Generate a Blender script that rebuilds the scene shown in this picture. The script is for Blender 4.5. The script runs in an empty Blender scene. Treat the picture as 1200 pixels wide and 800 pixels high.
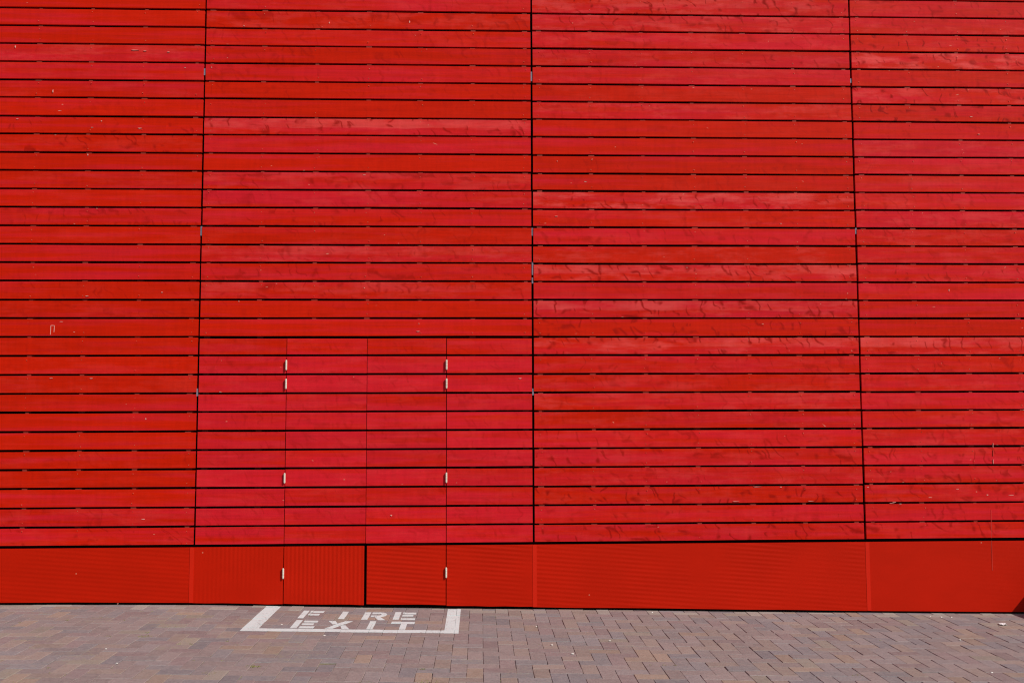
import bpy, bmesh, math, random
from mathutils import Vector, Matrix

random.seed(11)
SC = bpy.context.scene
COL = SC.collection

# ------------------------------------------------------------------ camera, sky, sun, exposure
D = 7.619                    # camera distance from the wall face (wall face is the plane y = 0)
CAMZ = 1.55
YAW, PITCH, ROLL = 0.0343151773, 0.0759873766, -0.00319813119
cam_d = bpy.data.cameras.new('camera')
cam = bpy.data.objects.new('camera', cam_d)
COL.objects.link(cam)
F = Vector((math.sin(YAW) * math.cos(PITCH), math.cos(YAW) * math.cos(PITCH), math.sin(PITCH)))
R = Vector((math.cos(YAW), -math.sin(YAW), 0))
U = R.cross(F)
R2 = math.cos(ROLL) * R + math.sin(ROLL) * U
U2 = -math.sin(ROLL) * R + math.cos(ROLL) * U
cam.matrix_world = Matrix(((R2.x, U2.x, -F.x, 0), (R2.y, U2.y, -F.y, -D), (R2.z, U2.z, -F.z, CAMZ), (0, 0, 0, 1)))
cam_d.sensor_fit = 'HORIZONTAL'
cam_d.sensor_width = 36
cam_d.lens = 1106.28 / 1200 * 36
cam_d.clip_start = 0.1
cam_d.clip_end = 1000
SC.camera = cam

SUN = Vector((1.15, -1.0, 1.30)).normalized()      # towards the sun: right, in front, above
elev = math.asin(SUN.z)
W = bpy.data.worlds.new('World')
SC.world = W
W.use_nodes = True
nt = W.node_tree
bg = nt.nodes['Background']
sky = nt.nodes.new('ShaderNodeTexSky')
sky.sky_type = 'NISHITA'
sky.sun_disc = False
sky.sun_elevation = elev
sky.sun_rotation = math.atan2(SUN.x, SUN.y)
sky.dust_density = 1.5
nt.links.new(sky.outputs[0], bg.inputs[0])
bg.inputs[1].default_value = 0.085
sun_d = bpy.data.lights.new('sun', 'SUN')
sun_d.energy = 4.1
sun_d.angle = math.radians(0.53)
sun_d.color = (1.0, 0.975, 0.94)
sun = bpy.data.objects.new('sun', sun_d)
COL.objects.link(sun)
sun.rotation_euler = SUN.to_track_quat('Z', 'Y').to_euler()
sun.location = (6, -8, 8)
vs = SC.view_settings
vs.view_transform = 'Standard'
vs.look = 'None'
vs.gamma = 1
vs.use_curve_mapping = False
vs.exposure = 0.0
SC.cycles.filter_width = 1.15


# ------------------------------------------------------------------ helpers
def lerp_tab(x, xs, ys):
    if x <= xs[0]:
        return ys[0] + (x - xs[0]) * (ys[1] - ys[0]) / (xs[1] - xs[0])
    for i in range(len(xs) - 1):
        if x <= xs[i + 1]:
            t = (x - xs[i]) / (xs[i + 1] - xs[i])
            return ys[i] + t * (ys[i + 1] - ys[i])
    return ys[-1] + (x - xs[-1]) * (ys[-1] - ys[-2]) / (xs[-1] - xs[-2])


GX = [-12, -3.54, -2.256, -0.92, 0.424, 2.99, 4.18, 12]
GZ = [0.10, 0.078, 0.062, 0.030, 0.002, -0.051, -0.070, -0.17]


def gz(x):
    """height of the paving: it falls gently to the right along the wall"""
    x = max(-12, min(12, x))
    return sum(lerp_tab(x + o, GX, GZ) for o in (-0.3, -0.15, 0, 0.15, 0.3)) / 5


def link(o, parent=None):
    COL.objects.link(o)
    if parent is not None:
        o.parent = parent
    return o


def mesh_obj(name, verts, faces, mat, parent=None, loc=(0, 0, 0), smooth=False):
    me = bpy.data.meshes.new(name)
    me.from_pydata(verts, [], faces)
    me.update()
    bm = bmesh.new()
    bm.from_mesh(me)
    bmesh.ops.recalc_face_normals(bm, faces=bm.faces)
    bm.to_mesh(me)
    bm.free()
    if mat:
        me.materials.append(mat)
    if smooth:
        for p in me.polygons:
            p.use_smooth = True
    o = bpy.data.objects.new(name, me)
    o.location = loc
    return link(o, parent)


def tag(o, label=None, cat=None, group=None, kind=None):
    if label:
        o['label'] = label
    if cat:
        o['category'] = cat
    if group:
        o['group'] = group
    if kind:
        o['kind'] = kind
    return o


def empty(name, loc=(0, 0, 0)):
    o = bpy.data.objects.new(name, None)
    o.empty_display_size = 0.2
    o.location = loc
    return link(o)


def box_geo(V, Fc, x0, x1, y0, y1, z0, z1):
    b = len(V)
    V += [(x0, y0, z0), (x1, y0, z0), (x1, y1, z0), (x0, y1, z0), (x0, y0, z1), (x1, y0, z1), (x1, y1, z1), (x0, y1, z1)]
    Fc += [tuple(b + i for i in f) for f in ((0, 3, 2, 1), (4, 5, 6, 7), (0, 1, 5, 4), (1, 2, 6, 5), (2, 3, 7, 6), (3, 0, 4, 7))]


# ------------------------------------------------------------------ node helper
class NT:
    def __init__(s, name):
        s.mat = bpy.data.materials.new(name)
        s.mat.use_nodes = True
        s.t = s.mat.node_tree
        s.bsdf = s.t.nodes['Principled BSDF']

    def n(s, typ, **kw):
        nd = s.t.nodes.new(typ)
        for k, v in kw.items():
            setattr(nd, k, v)
        return nd

    def put(s, sock, v):
        if isinstance(v, bpy.types.NodeSocket):
            s.t.links.new(v, sock)
        elif isinstance(v, (tuple, list)) and sock.type == 'RGBA' and len(v) == 3:
            sock.default_value = (*v, 1)
        else:
            sock.default_value = v

    def m(s, op, a, b=0.0, c=0.0, clamp=False):
        nd = s.n('ShaderNodeMath', operation=op, use_clamp=clamp)
        s.put(nd.inputs[0], a)
        s.put(nd.inputs[1], b)
        s.put(nd.inputs[2], c)
        return nd.outputs[0]

    def vm(s, op, a, b):
        nd = s.n('ShaderNodeVectorMath', operation=op)
        s.put(nd.inputs[0], a)
        s.put(nd.inputs[1], b)
        return nd.outputs[0]

    def mix(s, f, a, b, blend='MIX'):
        nd = s.n('ShaderNodeMix', data_type='RGBA', blend_type=blend)
        s.put(nd.inputs[0], f)
        s.put(nd.inputs[6], a)
        s.put(nd.inputs[7], b)
        return nd.outputs[2]

    def ss(s, v, lo, hi, o0=0.0, o1=1.0):
        nd = s.n('ShaderNodeMapRange', interpolation_type='SMOOTHSTEP')
        s.put(nd.inputs[0], v)
        for i, q in enumerate((lo, hi, o0, o1)):
            s.put(nd.inputs[1 + i], q)
        return nd.outputs[0]

    def noise(s, vec, scale, detail=3, rough=0.55, dist=0.0, color=False):
        nd = s.n('ShaderNodeTexNoise')
        s.put(nd.inputs['Vector'], vec)
        nd.inputs['Scale'].default_value = scale
        nd.inputs['Detail'].default_value = detail
        nd.inputs['Roughness'].default_value = rough
        nd.inputs['Distortion'].default_value = dist
        return nd.outputs['Color' if color else 'Fac']

    def vor(s, vec, scale=1.0, feature='F1', rnd=1.0):
        nd = s.n('ShaderNodeTexVoronoi', feature=feature, voronoi_dimensions='2D')
        s.put(nd.inputs['Vector'], vec)
        nd.inputs['Scale'].default_value = scale
        nd.inputs['Randomness'].default_value = rnd
        return nd

    def bump(s, h, strength, dist):
        nd = s.n('ShaderNodeBump')
        nd.inputs['Strength'].default_value = strength
        nd.inputs['Distance'].default_value = dist
        s.put(nd.inputs['Height'], h)
        s.t.links.new(nd.outputs[0], s.bsdf.inputs['Normal'])

    def sep(s, v):
        nd = s.n('ShaderNodeSeparateXYZ')
        s.put(nd.inputs[0], v)
        return nd.outputs

    def comb(s, x, y, z):
        nd = s.n('ShaderNodeCombineXYZ')
        for i, q in enumerate((x, y, z)):
            s.put(nd.inputs[i], q)
        return nd.outputs[0]


ORANGE = (0.495, 0.0104, 0.0006)
PINK = (0.530, 0.0105, 0.0180)
LIGHT = (0.630, 0.0640, 0.0560)
DARK = (0.270, 0.0040, 0.0012)


def board_material():
    k = NT('red_painted_timber')
    tc = k.n('ShaderNodeTexCoord').outputs['Object']
    oi = k.n('ShaderNodeObjectInfo')
    rnd = oi.outputs['Random']
    colr = k.n('ShaderNodeSeparateColor')
    k.put(colr.inputs[0], oi.outputs['Color'])
    pinkA, lightA, twoA = colr.outputs[0], colr.outputs[1], colr.outputs[2]
    knotA = oi.outputs['Alpha']
    off = k.comb(k.m('MULTIPLY', rnd, 91.0), k.m('MULTIPLY', rnd, 37.0), k.m('MULTIPLY', rnd, 53.0))
    P = k.vm('ADD', tc, off)
    z = k.sep(tc)[2]
    # grain running along the board
    streak = k.noise(k.vm('MULTIPLY', P, (0.8, 1, 17)), 1.0, 4, 0.55)
    fine = k.noise(k.vm('MULTIPLY', P, (5, 1, 170)), 1.0, 3, 0.6)
    blot = k.noise(k.vm('MULTIPLY', P, (3.2, 1, 13)), 1.0, 5, 0.68)
    mid = k.noise(k.vm('MULTIPLY', P, (1.3, 1, 55)), 1.0, 3, 0.6)
    rip = k.noise(k.vm('MULTIPLY', P, (38, 1, 2.5)), 1.0, 1, 0.4)
    pink = k.m('ADD', pinkA, k.m('MULTIPLY', k.m('SUBTRACT', streak, 0.53), 3.6), clamp=True)
    base = k.mix(pink, ORANGE, PINK)
    # pale faded wood showing through the stain
    pale = k.m('MULTIPLY', k.ss(blot, 0.44, 0.68), k.m('ADD', k.m('MULTIPLY', lightA, 0.90), 0.02), clamp=True)
    base = k.mix(pale, base, LIGHT)
    # heart and sap wood: an upper band of paler wood with an uneven lower limit
    wob = k.noise(k.vm('MULTIPLY', P, (2.2, 1, 0)), 1.0, 3, 0.6)
    lim = k.m('ADD', -0.012, k.m('MULTIPLY', k.m('SUBTRACT', wob, 0.5), 0.05))
    band = k.ss(k.m('SUBTRACT', z, lim), 0.0, 0.006)
    bpat = k.ss(k.noise(k.vm('MULTIPLY', P, (1.7, 1, 6)), 1.0, 4, 0.65), 0.36, 0.66)
    bandf = k.m('MULTIPLY', k.m('MULTIPLY', band, bpat), k.m('MULTIPLY', twoA, 0.72))
    base = k.mix(bandf, base, LIGHT)
    # knots: small dark smudges with feathered tails
    warp = k.vm('MULTIPLY', k.vm('SUBTRACT', k.noise(k.vm('MULTIPLY', P, (7, 1, 9)), 1.0, 1.5, 0.5, color=True), (0.5, 0.5, 0.5)), (0.20, 0, 0.10))
    Pw = k.vm('ADD', P, warp)
    s = k.sep(Pw)
    kv = k.vor(k.comb(k.m('MULTIPLY', s[0], 5.5), k.m('MULTIPLY', s[2], 6.0), 0.0))
    keep = k.sep(kv.outputs['Color'])
    km = k.m('MULTIPLY', k.ss(kv.outputs['Distance'], 0.0, 0.17, 1, 0), k.ss(keep[0], 0.55, 0.62))
    km = k.m('MULTIPLY', km, k.m('ADD', k.m('MULTIPLY', knotA, 0.85), 0.05))
    base = k.mix(km, base, DARK)
    # curved dark lines where branches crossed the board
    ev = k.vor(k.comb(k.m('ADD', k.m('MULTIPLY', s[0], 8.5), k.m('MULTIPLY', s[2], 4.0)), k.m('MULTIPLY', s[2], 2.4), 0.0), feature='DISTANCE_TO_EDGE')
    em = k.m('MULTIPLY', k.ss(ev.outputs['Distance'], 0.0, 0.11, 1, 0), k.ss(k.noise(k.vm('MULTIPLY', P, (4.5, 1, 16)), 1.0, 2, 0.5), 0.46, 0.6))
    em = k.m('MULTIPLY', em, k.m('ADD', k.m('MULTIPLY', knotA, 0.95), 0.03))
    base = k.mix(em, base, DARK)
    # fine grain and ripple as small value changes
    val = k.m('ADD', k.m('ADD', k.m('ADD', 0.525, k.m('MULTIPLY', mid, 0.38)), k.m('MULTIPLY', fine, 0.26)), k.m('ADD', k.m('MULTIPLY', blot, 0.16), k.m('MULTIPLY', rip, 0.17)))
    val = k.m('ADD', val, k.m('MULTIPLY', k.m('SUBTRACT', rnd, 0.5), 0.10))
    base = k.mix(1.0, base, k.comb(val, val, val), 'MULTIPLY')
    # chipped specks and scuffs
    cv = k.vor(k.comb(k.m('MULTIPLY', s[0], 11), k.m('MULTIPLY', s[2], 26), 0.0))
    ck = k.sep(cv.outputs['Color'])
    chip = k.m('MULTIPLY', k.ss(cv.outputs['Distance'], 0.03, 0.10, 1, 0), k.ss(ck[0], 0.991, 0.993))
    base = k.mix(k.m('MULTIPLY', chip, 0.75), base, (0.62, 0.24, 0.16))
    k.put(k.bsdf.inputs['Base Color'], base)
    k.put(k.bsdf.inputs['Roughness'], k.ss(streak, 0.3, 0.7, 0.55, 0.7))
    k.bsdf.inputs['Specular IOR Level'].default_value = 0.06
    hgt = k.m('ADD', k.m('MULTIPLY', fine, 0.7), k.m('MULTIPLY', rip, 0.5))
    k.bump(hgt, 0.35, 0.0012)
    return k.mat


def base_material():
    k = NT('red_coated_sheet')
    tc = k.n('ShaderNodeTexCoord').outputs['Object']
    oi = k.n('ShaderNodeObjectInfo')
    colr = k.n('ShaderNodeSeparateColor')
    k.put(colr.inputs[0], oi.outputs['Color'])
    rnd = oi.outputs['Random']
    P = k.vm('ADD', tc, k.comb(k.m('MULTIPLY', rnd, 31.0), 0.0, k.m('MULTIPLY', rnd, 17.0)))
    s = k.sep(P)
    # fine pressed ribs: upright (channel R) or nearly level (channel G)
    wv = k.m('SINE', k.m('MULTIPLY', s[0], 2 * math.pi / 0.033))
    wh = k.m('SINE', k.m('ADD', k.m('MULTIPLY', s[2], 2 * math.pi / 0.034), k.m('MULTIPLY', s[0], 15.0)))
    rib = k.m('ADD', k.m('MULTIPLY', wv, colr.outputs[0]), k.m('MULTIPLY', wh, colr.outputs[1]))
    fadeout = k.ss(k.noise(k.vm('MULTIPLY', P, (1.6, 1, 1.0)), 1.0, 2, 0.5), 0.35, 0.6)
    rib = k.m('MULTIPLY', rib, fadeout)
    big = k.noise(k.vm('MULTIPLY', P, (1.5, 1, 3)), 1.0, 3, 0.6)
    base = k.mix(k.ss(big, 0.3, 0.7), (0.415, 0.0085, 0.0003), (0.460, 0.0094, 0.0006))
    sv = k.vor(k.comb(k.m('MULTIPLY', s[0], 14), k.m('MULTIPLY', s[2], 14), 0.0))
    sk = k.sep(sv.outputs['Color'])
    sp = k.m('MULTIPLY', k.ss(sv.outputs['Distance'], 0.04, 0.09, 1, 0), k.ss(sk[0], 0.9945, 0.9955))
    base = k.mix(k.m('MULTIPLY', sp, 0.7), base, (0.6, 0.25, 0.15))
    k.put(k.bsdf.inputs['Base Color'], base)
    k.bsdf.inputs['Roughness'].default_value = 0.55
    k.bsdf.inputs['Specular IOR Level'].default_value = 0.08
    k.bump(rib, 0.42, 0.0016)
    return k.mat


def plain(name, col, rough=0.7, metal=0.0, spec=0.4, mott=0.25, scale=30.0):
    k = NT(name)
    tc = k.n('ShaderNodeTexCoord').outputs['Object']
    n = k.noise(tc, scale, 4, 0.6)
    v = k.m('ADD', 1.0 - mott / 2, k.m('MULTIPLY', n, mott))
    k.put(k.bsdf.inputs['Base Color'], k.mix(1.0, col, k.comb(v, v, v), 'MULTIPLY'))
    k.bsdf.inputs['Roughness'].default_value = rough
    k.bsdf.inputs['Metallic'].default_value = metal
    k.bsdf.inputs['Specular IOR Level'].default_value = spec
    return k.mat


def brick_material(name, attr):
    k = NT(name)
    geo = k.n('ShaderNodeNewGeometry')
    pos = geo.outputs['Position']
    if attr:
        a = k.n('ShaderNodeAttribute', attribute_name='tint')
        tint = a.outputs['Color']
    else:
        tint = k.n('ShaderNodeObjectInfo').outputs['Color']
    n1 = k.noise(pos, 26, 5, 0.65)
    n2 = k.noise(pos, 95, 4, 0.7)
    n3 = k.noise(pos, 2.1, 4, 0.6)
    n4 = k.noise(pos, 0.8, 3, 0.55)
    v = k.m('ADD', 0.245, k.m('ADD', k.m('MULTIPLY', n1, 0.62), k.m('MULTIPLY', n2, 1.0)))
    col = k.mix(1.0, tint, k.comb(v, v, v), 'MULTIPLY')
    # grey dust trodden in
    col = k.mix(k.ss(n1, 0.45, 0.75, 0.0, 0.45), col, (0.262, 0.219, 0.198))
    # mossy film in patches, thicker towards one end of the square
    x = k.sep(pos)[0]
    amt = k.ss(x, -4.5, 4.0, 0.38, 0.06)
    moss = k.m('MULTIPLY', k.m('MULTIPLY', k.ss(n3, 0.50, 0.68), k.ss(n1, 0.42, 0.66)), amt)
    col = k.mix(moss, col, (0.235, 0.215, 0.095))
    col = k.mix(k.ss(n4, 0.35, 0.65, 0.0, 0.18), col, (0.200, 0.168, 0.162))
    k.put(k.bsdf.inputs['Base Color'], col)
    k.bsdf.inputs['Roughness'].default_value = 0.9
    k.bsdf.inputs['Specular IOR Level'].default_value = 0.12
    k.bump(k.m('ADD', n1, k.m('MULTIPLY', n2, 0.6)), 0.5, 0.003)
    return k.mat


def ground_material():
    k = NT('sand_and_paving')
    pos = k.n('ShaderNodeNewGeometry').outputs['Position']
    n1 = k.noise(pos, 14, 4, 0.6)
    n2 = k.noise(pos, 1.7, 3, 0.6)
    sand = k.mix(k.ss(n1, 0.35, 0.65), (0.075, 0.060, 0.052), (0.30, 0.25, 0.20))
    sand = k.mix(k.ss(n2, 0.48, 0.66, 0, 0.55), sand, (0.22, 0.22, 0.07))
    # farther off, the same paving seen too small to tell the bricks apart
    br = k.n('ShaderNodeTexBrick')
    k.put(br.inputs['Vector'], pos)
    br.inputs['Scale'].default_value = 1.0
    br.inputs['Brick Width'].default_value = 0.2
    br.inputs['Row Height'].default_value = 0.1
    br.inputs['Mortar Size'].default_value = 0.004
    k.put(br.inputs['Color1'], (0.235, 0.185, 0.178))
    k.put(br.inputs['Color2'], (0.215, 0.178, 0.178))
    k.put(br.inputs['Mortar'], (0.15, 0.12, 0.10))
    s = k.sep(pos)
    far = k.m('MAXIMUM', k.m('GREATER_THAN', k.m('ABSOLUTE', s[0]), 9.0), k.m('LESS_THAN', s[1], -8.4))
    k.put(k.bsdf.inputs['Base Color'], k.mix(far, sand, br.outputs['Color']))
    k.bsdf.inputs['Roughness'].default_value = 0.9
    k.bump(n1, 0.4, 0.004)
    return k.mat


def paint_material():
    k = NT('white_line_paint')
    pos = k.n('ShaderNodeNewGeometry').outputs['Position']
    n1 = k.noise(pos, 60, 5, 0.65)
    n2 = k.noise(pos, 9, 4, 0.6)
    col = k.mix(k.ss(n2, 0.4, 0.75, 0, 0.5), (0.575, 0.640, 0.625), (0.51, 0.560, 0.545))
    wear = k.m('MULTIPLY', k.ss(n1, 0.53, 0.66), k.ss(n2, 0.38, 0.60, 0.15, 0.85))
    col = k.mix(wear, col, (0.30, 0.25, 0.24))
    k.put(k.bsdf.inputs['Base Color'], col)
    k.bsdf.inputs['Roughness'].default_value = 0.7
    k.bump(n1, 0.3, 0.002)
    return k.mat


M_BOARD = board_material()
M_BASE = base_material()
M_VOID = plain('black_membrane', (0.006, 0.005, 0.005), 0.95, spec=0.1)
M_BATTEN = plain('dark_stained_batten', (0.050, 0.008, 0.006), 0.9)
M_CLIP = plain('weathered_spacer', (0.20, 0.018, 0.007), 0.8)
M_HINGE = plain('pale_hinge_metal', (0.60, 0.54, 0.44), 0.5, 0.0, 0.4, 0.5, 80)
M_CHIP = plain('bare_chip', (0.66, 0.30, 0.24), 0.8, mott=0.5, scale=90)
M_DRIP = plain('thin_pale_run', (0.52, 0.035, 0.018), 0.6)
M_SEAL = plain('grey_sealing_strip', (0.16, 0.16, 0.20), 0.6, mott=0.9, scale=60)
M_NAIL = plain('nail_head', (0.60, 0.14, 0.07), 0.5, 0.0, 0.5)
M_BRICK = brick_material('clay_paver', False)
M_BRICKS = brick_material('clay_paver_mass', True)
M_GROUND = ground_material()
M_PAINT = paint_material()
M_STRIP = plain('red_cover_strip', (0.535, 0.0125, 0.0016), 0.6, spec=0.12, mott=0.12, scale=6)
M_CONC = plain('cast_concrete', (0.36, 0.34, 0.32), 0.85, mott=0.35, scale=14)
M_PAPER = plain('paper', (0.82, 0.80, 0.77), 0.8, mott=0.1)
M_STONE = plain('pale_grit', (0.62, 0.58, 0.52), 0.8, mott=0.3)
M_MOSS = plain('moss_green', (0.215, 0.205, 0.055), 0.9, mott=0.6, scale=120)

# ------------------------------------------------------------------ ground sheet and paving
gv, gf = [], []
xs = [-300, -60, -20] + [-12 + 0.4 * i for i in range(61)] + [20, 60, 300]
ys = [-300, -60, -20, -9, -4, 0.0, 0.6, 4, 40, 300]
for y in ys:
    for x in xs:
        inner = -9.0 < x < 9.0 and -8.5 < y < 0.5
        gv.append((x, y, gz(x) - 0.0056))
nx = len(xs)
for j in range(len(ys) - 1):
    for i in range(nx - 1):
        a = j * nx + i
        gf.append((a, a + 1, a + 1 + nx, a + nx))
pavement = mesh_obj('pavement', gv, gf, M_GROUND)
tag(pavement, 'brown clay brick paving laid in a herringbone pattern before the red wall', kind='structure')

PAL = [((0.240, 0.186, 0.173), 30), ((0.230, 0.188, 0.181), 24), ((0.218, 0.189, 0.187), 12), ((0.258, 0.196, 0.168), 18),
       ((0.278, 0.202, 0.158), 6), ((0.228, 0.167, 0.160), 14), ((0.258, 0.214, 0.176), 5), ((0.196, 0.170, 0.172), 7)]
PW = [w for _, w in PAL]


def tint(y):
    c = random.choices(PAL, PW)[0][0]
    if y > -0.14 and random.random() < 0.4:
        c = (0.300, 0.262, 0.225)
    f = random.uniform(0.90, 1.10)
    return tuple(q * f for q in c)


U_ = 0.1
OX, OY = 0.82 - 0.3, -1.955       # phase of the herringbone, read from one orange brick near the frame's edge
bricks = []                       # (cx, cy, length along x?, sx, sy)
for c in range(-95, 92):
    for r in range(-66, 22):      # r grows away from the camera
        kk = (c + r) % 4
        x0, y0 = OX + c * U_, OY + r * U_
        if kk == 0:
            q = (x0, y0, x0 + 2 * U_, y0 + U_)
        elif kk == 2:
            q = (x0, y0, x0 + U_, y0 + 2 * U_)
        else:
            continue
        q = list(q)
        if q[1] >= -0.03 or q[0] < -9 or q[2] > 9 or q[1] < -8.45:
            continue
        q[3] = min(q[3], 0.0)
        bricks.append(q)


def brick_geo(hx, hy, h=0.055, bv=0.0024):
    v = []
    for (ex, ey, z) in ((hx, hy, -h), (hx, hy, -bv), (hx - bv, hy - bv, 0)):
        v += [(-ex, -ey, z), (ex, -ey, z), (ex, ey, z), (-ex, ey, z)]
    f = [(8, 9, 10, 11)]
    for a in (0, 4):
        for i in range(4):
            j = (i + 1) % 4
            f.append((a + i, a + j, a + 4 + j, a + 4 + i))
    return v, f


def brick_pose(q):
    cx, cy = (q[0] + q[2]) / 2, (q[1] + q[3]) / 2
    sl = (gz(cx + 0.2) - gz(cx - 0.2)) / 0.4
    return dict(cx=cx, cy=cy, hx=(q[2] - q[0]) / 2 - random.uniform(0.0002, 0.0015), hy=(q[3] - q[1]) / 2 - random.uniform(0.0002, 0.0015),
                tx=random.gauss(0, 0.004), ty=sl + random.gauss(0, 0.004), rz=random.gauss(0, 0.010),
                z=gz(cx) + random.gauss(0, 0.0010) + 0.0014 * math.sin(cx * 2.3 + cy * 3.1), tint=tint(cy))


def proj(x, y, z):
    d = Vector((x, y + D, z - CAMZ))
    w = d.dot(F)
    return (600 + 1106.28 * d.dot(R2) / w, 400 - 1106.28 * d.dot(U2) / w)


poses = [brick_pose(q) for q in bricks]
seen = []
for p in poses:
    px, py = proj(p['cx'], p['cy'], p['z'])
    p['in'] = -14 < px < 1214 and 700 < py < 806
    if p['in']:
        seen.append(p)
seen.sort(key=lambda p: p['cy'])
single = seen[:298]
for p in single:
    p['single'] = True


def brick_matrix(p):
    # heights: z + tx*dy + ty*dx, with a small turn about the upright
    return Matrix.Translation((p['cx'], p['cy'], p['z'])) @ Matrix.Rotation(p['rz'], 4, 'Z') @ Matrix(((1, 0, 0, 0), (0, 1, 0, 0), (p['ty'], p['tx'], 1, 0), (0, 0, 0, 1)))


variants = {}
for kind, (hx, hy) in (('long', (0.1, 0.05)), ('deep', (0.05, 0.1))):
    variants[kind] = []
    for i in range(6):
        v, f = brick_geo(hx - 0.0002 - 0.00025 * i, hy - 0.0002 - 0.00025 * i)
        v = [(x + random.uniform(-.0009, .0009), y + random.uniform(-.0009, .0009), z - random.uniform(0, .0012)) for x, y, z in v]
        me = bpy.data.meshes.new('brick')
        me.from_pydata(v, [], f)
        me.materials.append(M_BRICK)
        variants[kind].append(me)
for p in single:
    o = bpy.data.objects.new('brick', random.choice(variants['long' if p['hx'] > p['hy'] else 'deep']))
    o.rotation_euler = (p['tx'], -p['ty'], p['rz'])
    o.location = (p['cx'], p['cy'], p['z'])
    o.color = (*p['tint'], 1)
    link(o, pavement)
V, Fc, tints = [], [], []
for p in poses:
    if p.get('single'):
        continue
    v, f = brick_geo(p['hx'], p['hy'])
    m = brick_matrix(p)
    b = len(V)
    V += [tuple(m @ Vector(q)) for q in v]
    Fc += [tuple(b + i for i in q) for q in f]
    tints += [p['tint']] * len(v)
me = bpy.data.meshes.new('brick_field')
me.from_pydata(V, [], Fc)
at = me.color_attributes.new('tint', 'FLOAT_COLOR', 'POINT')
for i, t in enumerate(tints):
    at.data[i].color = (*t, 1)
me.materials.append(M_BRICKS)
field = link(bpy.data.objects.new('brick_field', me), pavement)
tag(field, kind='stuff')

# ------------------------------------------------------------------ the wall
LINE0 = 0.5188               # height of the joint above the base sheets
PIT = 0.15
S = [-7.611, -4.930, -2.2492, 0.4307, 3.1125, 5.794, 8.476]
NB = 40
wall = empty('timber_facade', (0, 0, 0))
tag(wall, 'tall red painted facade of horizontal timber boards above plain red base sheets', 'facade')
Vv, Ff = [], []
box_geo(Vv, Ff, S[0] - 0.1, S[-1] + 0.1, 0.06, 0.36, -0.25, LINE0 + NB * PIT + 0.05)
mesh_obj('backing', Vv, Ff, M_VOID, wall)


def line_z(pan, n):
    return LINE0 + n * PIT + LJ[(pan, n)]


LJ = {}
for pan in range(6):
    for n in range(NB + 1):
        LJ[(pan, n)] = random.gauss(0, 0.0016)
HALF = 0.0086


def add_board(parent, x0, x1, z0, z1, col, seg, px=0.0, tilt=0.006):
    """one plank: wavy long edges, slight tilt, own colour; origin at its middle"""
    cx, cz = (x0 + x1) / 2, (z0 + z1) / 2
    hx = (x1 - x0) / 2
    th = 0.021
    ph = [random.uniform(0, 6.28) for _ in range(4)]
    am = random.uniform(0.0004, 0.0013)
    V, Fc = [], []
    bow = random.gauss(0, 0.0012)
    for i in range(seg + 1):
        t = i / seg * 2 - 1
        x = t * hx
        lo = (z0 - cz) + am * math.sin(1.9 * x + ph[0]) + 0.5 * am * math.sin(5.3 * x + ph[1])
        hi = (z1 - cz) + am * math.sin(1.7 * x + ph[2]) + 0.5 * am * math.sin(4.9 * x + ph[3])
        yb = bow * (1 - t * t)
        V += [(x, yb, lo), (x, yb, hi), (x, yb + th, hi), (x, yb + th, lo)]
    for i in range(seg):
        a, b = 4 * i, 4 * i + 4
        for j in range(4):
            kx = (j + 1) % 4
            Fc.append((a + j, b + j, b + kx, a + kx))
    Fc += [(0, 1, 2, 3), tuple(4 * seg + j for j in (3, 2, 1, 0))]
    o = mesh_obj('board', V, Fc, M_BOARD, parent, (cx, random.gauss(0, 0.0009), cz))
    o.rotation_euler = (random.gauss(0, tilt), 0, 0)
    o.color = col
    return o


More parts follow.
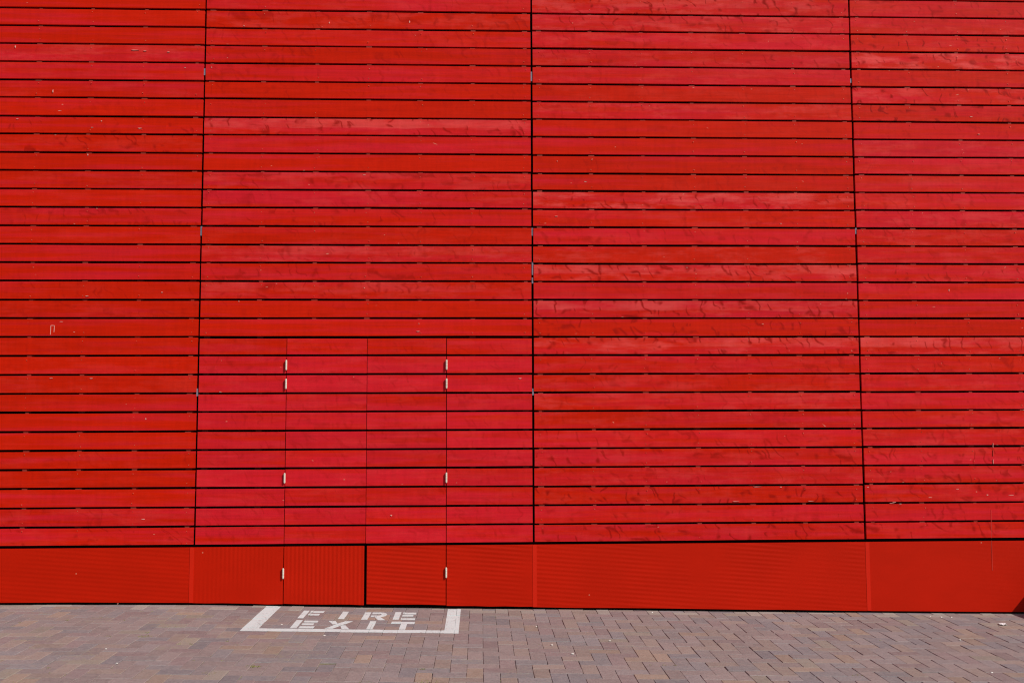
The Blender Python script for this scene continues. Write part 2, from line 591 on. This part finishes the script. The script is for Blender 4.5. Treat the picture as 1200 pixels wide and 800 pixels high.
# colour of single boards, read from the photograph: (pinkness, paleness, pale upper band, knots)
DEF = [(0.15, 0.0, 0.0, 0.10), (0.10, 0.0, 0.0, 0.10), (0.28, 0.03, 0.0, 0.25), (0.42, 0.16, 0.08, 0.40), (0.60, 0.18, 0.05, 0.40), (0.6, 0.2, 0.05, 0.4)]
SPEC = {
    (1, 26): (0.75, 0.30, 0.25, 0.1), (1, 25): (0.55, 0.1, 0.0, 0.1), (1, 24): (0.4, 0.1, 0, .1), (1, 22): (0.2, 0, 0, .6), (1, 15): (0.5, 0, 0, .1), (1, 14): (0.4, 0, 0, .1),
    (1, 2): (0.45, .05, 0, .1), (1, 1): (0.65, .15, 0, .3), (1, 0): (0.55, .1, 0, .5),
    (2, 29): (0.6, .15, 0, .3), (2, 27): (0.45, .1, 0, .3), (2, 24): (0.1, 0, 0, .3), (2, 23): (0.05, 0, 0, .2), (2, 22): (0.6, .25, .85, .8), (2, 21): (0.65, .05, 0, .1),
    (2, 20): (0.05, 0, 0, .1), (2, 19): (0.45, .25, .15, .5), (2, 18): (0.8, .2, 0, .3), (2, 17): (0.3, 0.05, 0, .6), (2, 15): (0.6, .35, .45, .4), (2, 14): (0.3, .05, 0, .5),
    (2, 13): (0.4, .2, .45, .5), (2, 11): (0.35, 0.0, 0, .1), (2, 12): (0.15, 0, 0, .2),
    (3, 30): (0.5, .5, .3, .5), (3, 29): (0.45, .5, 0.9, 1.0), (3, 28): (0.8, .5, .2, .7), (3, 27): (0.75, .25, 0, .4), (3, 26): (0.5, .25, 0, .5), (3, 25): (0.75, .2, .1, .2),
    (3, 24): (0.15, .1, 0, .2), (3, 23): (0.45, .35, .2, .3), (3, 22): (0.15, .05, 0, .2), (3, 21): (0.35, 0, 0, .1), (3, 20): (0.1, 0, 0, .3), (3, 19): (0.25, 0.05, 0, .2),
    (3, 18): (0.45, .8, .3, .8), (3, 17): (0.45, .15, 0, .3), (3, 16): (0.65, .1, 0, .4), (3, 15): (0.02, .3, 0, .1), (3, 14): (0.35, .45, .95, .9), (3, 13): (0.6, .1, 0, .2),
    (3, 12): (0.75, .45, .95, .9), (3, 11): (0.15, 0, 0, .7), (3, 10): (0.45, .45, .95, .9), (3, 9): (0.5, .15, 0, .4), (3, 8): (0.35, .2, 0, .3), (3, 7): (0.4, .3, .2, .3),
    (3, 6): (0.35, .2, 0, .2), (3, 5): (0.5, .15, 0, .5), (3, 4): (0.55, .2, 0, .7), (3, 3): (0.6, .25, 0, .4), (3, 2): (0.2, .15, 0, .9), (3, 1): (0.6, .1, 0, .4), (3, 0): (0.6, .15, 0, .8),
    (4, 30): (0.6, .2, 0, .3), (4, 28): (0.6, .3, 0, .4), (4, 27): (0.3, .2, 0, .9), (4, 26): (0.5, .95, .3, .9), (4, 25): (0.25, 0.1, 0, .3), (4, 24): (0.5, .45, 0, 1.0),
    (4, 23): (0.4, .15, 0, 1.0), (4, 22): (0.4, .05, 0, .3), (4, 21): (0.9, .3, 0, .2), (4, 20): (0.8, .15, 0, .2), (4, 19): (0.5, .1, .2, .2), (4, 18): (0.7, .25, 0, .4),
    (4, 17): (0.9, .35, 0, .4), (4, 15): (0.6, .2, 0, .3), (4, 13): (0.8, .1, 0, .2), (4, 12): (0.5, .05, 0, .2), (4, 11): (0.05, 0, 0, .2), (4, 10): (0.4, .5, .95, .8),
    (4, 9): (0.35, .1, .0, .5), (4, 7): (0.6, .15, 0, .3), (4, 2): (0.3, .2, 0, .6),
}


def bcol(pan, n):
    c = SPEC.get((pan, n))
    if c is None:
        d = DEF[pan]
        c = (max(0, min(1, d[0] + random.gauss(0, 0.16))), max(0, d[1] + random.gauss(0, 0.07)), max(0, d[2]), max(0, min(1, d[3] + random.gauss(0, 0.2))))
    return c


# door geometry read from the photograph: hinge joint, meeting joint, hinge joint
J1, J2, J3 = -1.5475, -0.9045, -0.2670
TOPN = 11
door_l = None


def panel_board_z(pan, n):
    z0 = line_z(pan, n) + HALF + random.gauss(0, 0.0008)
    z1 = line_z(pan, n + 1) - HALF + random.gauss(0, 0.0008)
    if n == 0:
        z0 += 0.004
    if pan == 2 and n == TOPN:
        z0 += 0.002
    if pan == 2 and n == TOPN - 1:
        z1 -= 0.003
    return z0, z1


# door leaves: a dark leaf that carries boards, a base sheet and hinges
def leaf(x0, x1, label):
    V, Fc = [], []
    box_geo(V, Fc, x0 + 0.008, x1 - 0.008, 0.026, 0.055, gz((x0 + x1) / 2) + 0.03, LINE0 + TOPN * PIT - 0.014)
    o = mesh_obj('door', V, Fc, M_VOID, wall)
    o['label'] = label
    return o


door_a = leaf(J1, J2, 'door leaf clad in red boards, hinged on the side beside the long left panel')
door_b = leaf(J2, J3, 'door leaf clad in red boards, the one with level ribs on its base sheet')
G = 0.0085                 # half of the upright joints between the panels
for pan in range(6):
    for n in range(NB):
        z0, z1 = panel_board_z(pan, n)
        j = lambda: random.gauss(0, 0.0012)
        if pan == 2 and n < TOPN:
            pk = (0.45 if n == 10 else 0.95 if n in (9, 8, 7) else 0.85)
            cols = [(pk + random.gauss(0, 0.1), 0.10, 0, 0.25) for _ in range(4)]
            cols[1] = cols[2] if random.random() < 0.6 else cols[1]
            add_board(wall, S[2] + G, J1 - 0.0030, z0, z1, cols[0], 4, tilt=0.004)
            add_board(door_a, J1 + 0.0030, J2 - 0.0022, z0, z1, cols[1], 4, tilt=0.004)
            add_board(door_b, J2 + 0.0022, J3 - 0.0030, z0, z1, cols[2], 4, tilt=0.004)
            add_board(wall, J3 + 0.0030, S[3] - G, z0, z1, cols[3], 4, tilt=0.004)
        else:
            add_board(wall, S[pan] + G + j(), S[pan + 1] - G + j(), z0, z1, bcol(pan, n), 6)

SV, SF = [], []
# upright battens behind the boards, with spacers that show in the joints
for pan in range(6):
    for b in range(7):
        bx = S[pan] + 0.060 + b * (2.681 - 0.122) / 6 + random.gauss(0, 0.004)
        door_zone = pan == 2 and J1 - 0.05 < bx < J3 + 0.05
        zlo = LINE0 + TOPN * PIT + 0.005 if door_zone else LINE0 + 0.01
        V, Fc = [], []
        box_geo(V, Fc, bx - 0.024, bx + 0.024, 0.0245, 0.06, zlo, LINE0 + NB * PIT + 0.02)
        mesh_obj('batten', V, Fc, M_BATTEN, wall)
        V, Fc = SV, SF
        for n in range(1, NB):
            lz = line_z(pan, n)
            if lz < zlo + 0.05 or random.random() < 0.22 or (pan == 2 and n <= TOPN):
                continue
            w = random.uniform(0.012, 0.024)
            ox = random.gauss(0, 0.003)
            box_geo(V, Fc, bx - w + ox, bx + w + ox, random.uniform(0.004, 0.009), 0.0245, lz - HALF - 0.003, lz + random.uniform(-0.004, 0.005))
tag(mesh_obj('spacers', SV, SF, M_CLIP, wall), kind='stuff')
# nail heads, too small to pick out singly
V, Fc = [], []
for pan in range(6):
    for b in range(7):
        bx = S[pan] + 0.060 + b * (2.681 - 0.122) / 6
        for n in range(NB):
            if pan == 2 and n < TOPN:
                continue
            for fz in (0.22, 0.78):
                if random.random() < 0.55:
                    continue
                x, z = bx + random.gauss(0, 0.006), line_z(pan, n) + PIT * fz + random.gauss(0, 0.004)
                r = random.uniform(0.0018, 0.0032)
                c = len(V)
                V += [(x + r * math.cos(a * math.pi / 3), -0.0035, z + r * math.sin(a * math.pi / 3)) for a in range(6)]
                V += [(x + r * math.cos(a * math.pi / 3), 0.004, z + r * math.sin(a * math.pi / 3)) for a in range(6)]
                Fc.append(tuple(c + i for i in range(6)))
                Fc += [(c + i, c + (i + 1) % 6, c + 6 + (i + 1) % 6, c + 6 + i) for i in range(6)]
tag(mesh_obj('nail_heads', V, Fc, M_NAIL, wall), kind='stuff')


# base sheets, following the falling ground
def base_sheet(parent, x0, x1, rib, y=0.0, lift=0.016, seg=6, top=None):
    zt = LINE0 - 0.0125 if top is None else top
    cx = (x0 + x1) / 2
    cz = 0.25
    V, Fc = [], []
    for i in range(seg + 1):
        x = x0 + (x1 - x0) * i / seg
        lo = gz(x) + lift + random.gauss(0, 0.0012)
        V += [(x - cx, 0, lo - cz), (x - cx, 0, zt - cz), (x - cx, 0.02, zt - cz), (x - cx, 0.02, lo - cz)]
    for i in range(seg):
        a, b = 4 * i, 4 * i + 4
        for j in range(4):
            kx = (j + 1) % 4
            Fc.append((a + j, b + j, b + kx, a + kx))
    Fc += [(0, 1, 2, 3), tuple(4 * seg + j for j in (3, 2, 1, 0))]
    o = mesh_obj('base_sheet', V, Fc, M_BASE, parent, (cx, y, cz))
    o.color = (rib[0], rib[1], 0, 1)
    return o


base_sheet(wall, S[0], S[1], (0, .5))
base_sheet(wall, S[1], S[2] - 0.008, (0.0, 0.5), 0.001)
base_sheet(wall, S[2] - 0.006, J1 - 0.0035, (0.7, 0.0), 0.0, 0.017)
base_sheet(door_a, J1 + 0.0035, J2 - 0.0120, (0.9, 0.0), 0.0, 0.019)
base_sheet(door_b, J2 + 0.0110, J3 - 0.0035, (0.0, 1.0), -0.001, 0.026)
base_sheet(wall, J3 + 0.0035, S[3] - 0.004, (0.0, 1.0), 0.0, 0.020)
base_sheet(wall, S[3] - 0.002, S[4] - 0.002, (0.0, 0.8), 0.0, 0.017, 8)
base_sheet(wall, S[4] + 0.0, S[5], (0.0, 0.15), 0.001, 0.015, 8)
base_sheet(wall, S[5] + 0.002, S[6], (0.0, 0.3), 0.0, 0.015)
for sx, dx in ((S[1], 0), (S[2], -0.016), (S[3], 0.006), (S[4], 0.012), (S[5], 0)):
    V, Fc = [], []
    x = sx + dx
    box_geo(V, Fc, x - 0.016, x + 0.016, -0.0018, 0.004, gz(x) + 0.018, LINE0 - 0.0135)
    mesh_obj('cover_strip', V, Fc, M_STRIP, wall)


# hinges: three knuckles, a pin and two narrow plates
def hinge(parent, x, z):
    V, Fc = [], []
    n = 8
    cy = -0.013

    def cyl(r, z0, z1):
        b = len(V)
        for zz in (z0, z1):
            for i in range(n):
                a = 2 * math.pi * i / n
                V.append((r * math.cos(a), cy + r * math.sin(a), zz))
        for i in range(n):
            Fc.append((b + i, b + (i + 1) % n, b + n + (i + 1) % n, b + n + i))
        Fc.append(tuple(b + i for i in reversed(range(n))))
        Fc.append(tuple(b + n + i for i in range(n)))
    for a, b in ((-0.036, -0.0135), (-0.0120, 0.0120), (0.0135, 0.036)):
        cyl(0.0075, a, b)
    cyl(0.0052, -0.0405, 0.0405)
    box_geo(V, Fc, -0.0022, 0.0022, cy, 0.012, -0.036, 0.036)
    return mesh_obj('hinge', V, Fc, M_HINGE, parent, (x, 0, z))


def wall_pt(px, py):
    """a mark on the wall face, from where the photograph shows it"""
    u, v = (px - 600) / 1106.28, (400 - py) / 1106.28
    d = R2 * u + U2 * v + F
    return d.x / d.y * D, CAMZ + d.z / d.y * D


for py in (427.6, 449.6, 559.8, 671.2):
    hinge(door_a, J1 - 0.0005, wall_pt(333, py)[1])
for py in (427.2, 449.2, 559.2, 670.2):
    hinge(door_b, J3 + 0.0005, wall_pt(521, py)[1])

# grey scraps of sealing strip that show in the upright joints
for px, y0, y1 in ((622.9, 84, 95), (624.0, 267, 276), (624.2, 307, 322), (624.2, 325, 332), (235.9, 265, 276), (624.8, 455, 463), (231.0, 455, 464), (239.8, 80, 88), (1003.4, 267, 274), (997.5, 92, 97)):
    x, zt = wall_pt(px, y0)
    _, zb = wall_pt(px, y1)
    V, Fc = [], []
    h = (zt - zb) / 2
    box_geo(V, Fc, -0.0070, 0.0055, 0, 0.05, -h, h)
    mesh_obj('sealing_strip', V, Fc, M_SEAL, wall, (x, 0.005, zb + h))

# bare chips and scrapes on the boards, too small to pick out singly
V, Fc = [], []


def fleck(px, py, wpx, hpx):
    x, z = wall_pt(px, py)
    w, h = wpx * 0.0032, hpx * 0.0025
    b = len(V)
    k = 7
    for yy in (-0.0030, 0.004):
        for i in range(k):
            a = 2 * math.pi * i / k
            rr = 1.0 + 0.25 * math.sin(3 * a + px)
            V.append((x + w * rr * math.cos(a), yy, z + h * rr * math.sin(a)))
    Fc.append(tuple(b + i for i in range(k)))
    Fc.extend((b + i, b + (i + 1) % k, b + k + (i + 1) % k, b + k + i) for i in range(k))


for q in ((458.5, 603.5, 2.2, 2.0), (609.5, 443.2, 4, 1.4), (158, 59, 9, 0.9), (170, 60, 4, 0.8), (197.5, 61.3, 3.5, 1.0), (20.5, 139.5, 3, 1), (164, 150.5, 5, 1.2), (108, 149.5, 3, .8), (119, 142, 1.5, 1.5),
          (70, 130, 4.5, 0.7), (18, 55, 1.0, 4), (62, 107, .9, 5), (217, 79.5, 2.5, .8), (248, 79.2, 1.3, 1.3), (103, 181.5, 1.2, 3), (171, 490.5, 1.4, 2.5), (107, 443.2, 4, 1.0), (60, 443, 4.5, .7), (168, 608, 4.5, 1.1), (138, 707, 1.6, 1.2),
          (102, 346.8, 4, 1.0), (72, 376.8, 4.5, 0.8), (87, 388.8, 2.5, .8), (190, 342.5, 2.5, 1.2), (1157, 579.5, 2.5, 1.6), (1185, 579.8, 7, 0.7), (1090, 582.5, 5, .8), (1122, 572.8, 4, .7), (1147, 157.5, 3.5, .9), (1138, 137, 4, .9),
          (887, 570, 10, 0.7), (915, 570.3, 2.5, 1.2), (862, 587.2, 8, .6), (950, 586.8, 7, .6), (915, 262, 3, .8), (1112, 340, .9, 4), (490, 388.2, 4.5, 1), (491, 379, 1.0, 1.5), (280, 353, 1.2, 1.5), (686, 213, 4, .8), (652, 253.5, 4, .8), (427, 205, 4, .7),
          (653, 189, 1.2, 1.2), (1048, 588, 5, .7), (1017, 570.5, 1.8, 1.4), (1055, 590, 3.5, .7), (427, 337.2, 1.4, 1.4), (1200, 480, 4, .7), (805, 313.5, 1.0, 1.8), (1045, 589.5, 6, .6), (258, 459, 2.5, 1), (480, 26, 1.4, 4), (386, 27, 1.2, 3), (286, 30.5, 1, 2)):
    fleck(*q)
tag(mesh_obj('paint_chips', V, Fc, M_CHIP, wall), kind='stuff')


def stroke(parent, name, pts, wid, mat, y=-0.0032):
    V, Fc = [], []
    P = [wall_pt(*p) for p in pts]
    for (a, b) in zip(P, P[1:]):
        d = Vector((b[0] - a[0], b[1] - a[1]))
        n = Vector((-d.y, d.x)).normalized() * wid / 2
        b0 = len(V)
        for yy in (y, 0.004):
            for q in ((a[0] + n.x, a[1] + n.y), (b[0] + n.x, b[1] + n.y), (b[0] - n.x, b[1] - n.y), (a[0] - n.x, a[1] - n.y)):
                V.append((q[0], yy, q[1]))
        Fc += [tuple(b0 + i for i in f) for f in ((0, 1, 2, 3), (0, 1, 5, 4), (1, 2, 6, 5), (2, 3, 7, 6), (3, 0, 4, 7))]
    return mesh_obj(name, V, Fc, mat, parent)


sc = stroke(wall, 'scratched_mark', ((59.2, 392), (59.8, 381.2), (64.0, 381.4), (63.4, 389)), 0.0042, M_CHIP)
sc['label'] = 'small pale squared scratch like an upturned letter U'
stroke(wall, 'paint_run', ((1163.6, 519), (1163.6, 524)), 0.0035, M_CHIP)
stroke(wall, 'paint_run', ((1163.7, 527), (1163.7, 534)), 0.0035, M_DRIP)
stroke(wall, 'paint_run', ((1163.7, 538), (1163.8, 543)), 0.0035, M_CHIP)
stroke(wall, 'paint_run', ((1161.2, 597), (1162.0, 630)), 0.0028, M_DRIP)
stroke(wall, 'paint_run', ((1162.0, 633), (1163.0, 668)), 0.0030, M_DRIP, -0.0012)
# coping at the head of the wall
V, Fc = [], []
box_geo(V, Fc, S[0] - 0.12, S[-1] + 0.12, -0.03, 0.40, LINE0 + NB * PIT + 0.052, LINE0 + NB * PIT + 0.11)
mesh_obj('coping', V, Fc, M_STRIP, wall)

# ------------------------------------------------------------------ FIRE EXIT marking painted on the bricks
fire = empty('fire_exit_marking', (-0.91, -0.45, gz(-0.91)))
tag(fire, 'white painted frame on the paving with stencilled FIRE EXIT before the red doors', 'floor marking')


def clip(poly, axis, val, keep_less):
    out = []
    for i in range(len(poly)):
        a, b = poly[i], poly[(i + 1) % len(poly)]
        ia = (a[axis] <= val) == keep_less
        ib = (b[axis] <= val) == keep_less
        if ia:
            out.append(a)
        if ia != ib:
            t = (val - a[axis]) / (b[axis] - a[axis])
            out.append((a[0] + t * (b[0] - a[0]), a[1] + t * (b[1] - a[1])))
    return out


near = [p for p in poses if -2.1 < p['cx'] < 0.2 and p['cy'] > -1.15]


def painted(name, polys, label=None):
    """paint lies on the top of each brick it crosses, so the joints stay open"""
    V, Fc = [], []
    for poly in polys:
        for p in near:
            q = list(poly)
            e = 0.0001
            for ax, v, kl in ((0, p['cx'] - p['hx'] + e, False), (0, p['cx'] + p['hx'] - e, True), (1, p['cy'] - p['hy'] + e, False), (1, p['cy'] + p['hy'] - e, True)):
                if len(q) >= 3:
                    q = clip(q, ax, v, kl)
            if len(q) < 3:
                continue
            top, bot = [], []
            for (x, y) in q:
                dx, dy = x - p['cx'], y - p['cy']
                z = p['z'] + p['ty'] * dx + p['tx'] * dy
                top.append((x, y, z + 0.0016))
                bot.append((x, y, z - 0.001))
            b = len(V)
            m = len(q)
            V += top + bot
            Fc.append(tuple(b + i for i in range(m)))
            Fc += [(b + i, b + m + i, b + m + (i + 1) % m, b + (i + 1) % m) for i in range(m)]
    V = [(x - fire.location.x, y - fire.location.y, z - fire.location.z) for x, y, z in V]
    o = mesh_obj(name, V, Fc, M_PAINT, fire)
    if label:
        o['label'] = label
    return o


def rc(x0, y0, x1, y1):
    return [(x0, y0), (x1, y0), (x1, y1), (x0, y1)]


painted('frame', [rc(-1.672, -0.846, -1.560, -0.022), rc(-1.5599, -0.848, -0.2521, -0.770), rc(-0.252, -0.851, -0.150, -0.026)])
r1t, r1b, r2t, r2b = -0.160, -0.425, -0.502, -0.748


def letter_f(x, t, b):
    return [rc(x, b, x + .042, t), rc(x + .055, t - .058, x + .157, t), rc(x + .055, t - .156, x + .138, t - .096)]


def letter_e(x, t, b):
    h = t - b
    return [rc(x, b, x + .045, t), rc(x + .062, t - .056, x + .160, t), rc(x + .062, t - h * .58, x + .145, t - h * .38), rc(x + .060, b, x + .165, b + .056)]


def letter_i(x, t, b):
    return [rc(x, b, x + .044, t)]


def letter_r(x, t, b):
    h = t - b
    arc_o, arc_i = [], []
    polys = [rc(x, b, x + .046, t), rc(x + .060, t - .052, x + .115, t), rc(x + .060, t - h * .60, x + .115, t - h * .42)]
    cx, cy = x + .115, t - h * .30
    n = 6
    for i in range(n + 1):
        a = math.pi / 2 - math.pi * i / n
        arc_o.append((cx + .060 * math.cos(a), cy + h * .30 * math.sin(a)))
        arc_i.append((cx + .018 * math.cos(a), cy + h * .12 * math.sin(a)))
    for i in range(n):
        polys.append([arc_o[i], arc_o[i + 1], arc_i[i + 1], arc_i[i]])
    polys.append([(x + .085, t - h * .601), (x + .130, t - h * .601), (x + .178, b), (x + .125, b)])
    return polys


def letter_x(x, t, b):
    w = .165
    m = (t + b) / 2
    return [[(x + .0, b), (x + .052, b), (x + w, t), (x + w - .052, t)],
            [(x - .012, t), (x + .042, t), (x + .068, m + .030), (x + .034, m + .012)],
            [(x + .098, m - .034), (x + .130, m - .010), (x + w + .008, b - .004), (x + w - .046, b - .004)]]


def letter_t(x, t, b):
    return [rc(x, t - .062, x + .171, t), rc(x + .072, b, x + .117, t - .0621)]


for polys in (letter_f(-1.353, r1t, r1b), letter_i(-1.053, r1t - .012, r1b - .005), letter_r(-0.882, r1t - .022, r1b - .012), letter_e(-0.650, r1t - .008, r1b),
              letter_e(-1.345, r2t, r2b + .004), letter_x(-1.100, r2t - .004, r2b), letter_i(-0.806, r2t, r2b - .005), letter_t(-0.648, r2t + .002, r2b - .002)):
    painted('letter', polys)


# ------------------------------------------------------------------ small things on the paving
def ground_pt(px, py):
    u, v = (px - 600) / 1106.28, (400 - py) / 1106.28
    d = R2 * u + U2 * v + F
    h = -CAMZ
    for _ in range(8):
        x = d.x * h / d.z
        h = gz(x) - CAMZ
    return d.x * h / d.z, d.y * h / d.z - D


def lump(name, x, y, rx, ry, rz, mat):
    bm = bmesh.new()
    bmesh.ops.create_icosphere(bm, subdivisions=2, radius=1)
    for v in bm.verts:
        f = 1 + random.uniform(-0.2, 0.2)
        v.co = Vector((v.co.x * rx * f, v.co.y * ry * f, max(v.co.z, -0.6) * rz * f))
    me = bpy.data.meshes.new(name)
    bm.to_mesh(me)
    bm.free()
    me.materials.append(mat)
    o = bpy.data.objects.new(name, me)
    o.location = (x, y, gz(x) + rz * 0.55)
    return link(o)


for px, py, s in ((671, 766, 10), (646.5, 755.5, 8), (628.5, 734, 7), (714.5, 750.5, 7), (1103, 723, 9), (1115, 723, 7), (1125, 749.5, 8), (1162, 788, 9), (764, 717.5, 8), (137, 777, 7), (380, 744.5, 8), (330, 731.5, 8), (124, 760, 6), (1090, 640 + 82, 6)):
    x, y = ground_pt(px, py)
    o = lump('stone_chip', x, y, s * 0.0010, s * 0.0008, s * 0.0005, M_STONE)
    tag(o, 'tiny pale grit chip lying loose on the brick paving', 'stone chip', 'pale chips on the paving')

x, y = ground_pt(1175, 732)
pv, pf = [], []
n = 6
for j in range(n):
    for i in range(n):
        u, v = i / (n - 1) - .5, j / (n - 1) - .5
        pv.append((u * 0.055 + v * 0.012, v * 0.050 + 0.006 * math.sin(7 * u), 0.004 + 0.007 * abs(math.sin(4 * u + 1 + 2 * v)) + 0.003 * random.random()))
for j in range(n - 1):
    for i in range(n - 1):
        a = j * n + i
        pf.append((a, a + 1, a + 1 + n, a + n))
nb = len(pv)
pv += [(a, b, c - 0.0012) for a, b, c in pv]
pf += [tuple(nb + i for i in reversed(f)) for f in list(pf)]
rim = [i for i in range(n)] + [n * j + n - 1 for j in range(1, n)] + [n * (n - 1) + i for i in range(n - 2, -1, -1)] + [n * j for j in range(n - 2, 0, -1)]
for a, b in zip(rim, rim[1:] + rim[:1]):
    pf.append((a, nb + a, nb + b, b))
pap = mesh_obj('paper_scrap', pv, pf, M_PAPER, None, (x, y, gz(x)))
tag(pap, 'small crumpled scrap of white paper on the paving near the wall foot', 'litter')

# moss and weeds in the joints
V, Fc = [], []


def tuft(x, y, r, n, hgt):
    for _ in range(n):
        a, q = random.uniform(0, 6.28), r * math.sqrt(random.random())
        bx, by = x + q * math.cos(a) * 1.6, y + q * math.sin(a)
        h = hgt * random.uniform(0.4, 1.1)
        w = random.uniform(0.002, 0.004)
        t = random.uniform(0, 3.14)
        lx, ly = random.gauss(0, h * 0.4), random.gauss(0, h * 0.4)
        z = gz(bx) - 0.004
        b = len(V)
        V.extend([(bx - w * math.cos(t), by - w * math.sin(t), z), (bx + w * math.cos(t), by + w * math.sin(t), z), (bx + lx, by + ly, z + h)])
        Fc.append((b, b + 1, b + 2))


for px, py, r in ((501, 798, 0.045), (595, 797, 0.035), (36, 757, 0.05), (20, 750, 0.03), (296, 780, 0.03), (70, 790, 0.04), (245, 788, 0.03), (170, 745, 0.03), (797, 727, 0.012), (646, 719, 0.014), (430, 799, 0.03), (532, 770, 0.015), (495, 783, 0.014)):
    x, y = ground_pt(px, py)
    tuft(x, y, r, int(150 * r / 0.05), 0.007)
for p in seen:
    w = 0.13 if p['cx'] < -0.3 else 0.03
    if random.random() < w:
        for i in range(3):
            x = p['cx'] + p['hx'] + random.uniform(-.002, .002) if random.random() < 0.5 else p['cx'] + random.uniform(-p['hx'], p['hx'])
            tuft(x, p['cy'] - p['hy'] + random.uniform(-.002, .03), 0.008, 9, 0.007)
moss = mesh_obj('moss', V, Fc, M_MOSS)
tag(moss, 'sparse yellow green moss growing in the joints of the paving', 'moss', kind='stuff')

# unseen concrete block added past the right edge to cast the corner shade
def shade_caster():
    root = empty('shade_block', (5.485, -0.27, gz(5.45)))
    tag(root, 'unseen low concrete block added at the foot of the red wall to cast the corner shade', 'shade_caster')
    for nm, (x0, x1, y0, y1, z0, z1) in (('plinth', (-0.76, 0.76, -0.17, 0.22, -0.03, 0.10)), ('slab', (-0.84, 0.84, -0.25, 0.262, 0.10, 0.44))):
        bm = bmesh.new()
        bmesh.ops.create_cube(bm, size=1)
        for v in bm.verts:
            v.co = Vector((x0 + (v.co.x + .5) * (x1 - x0), y0 + (v.co.y + .5) * (y1 - y0), z0 + (v.co.z + .5) * (z1 - z0)))
        bmesh.ops.bevel(bm, geom=bm.edges[:], offset=0.012, segments=2, affect='EDGES')
        me = bpy.data.meshes.new(nm)
        bm.to_mesh(me)
        bm.free()
        me.materials.append(M_CONC)
        link(bpy.data.objects.new(nm, me), root)


shade_caster()
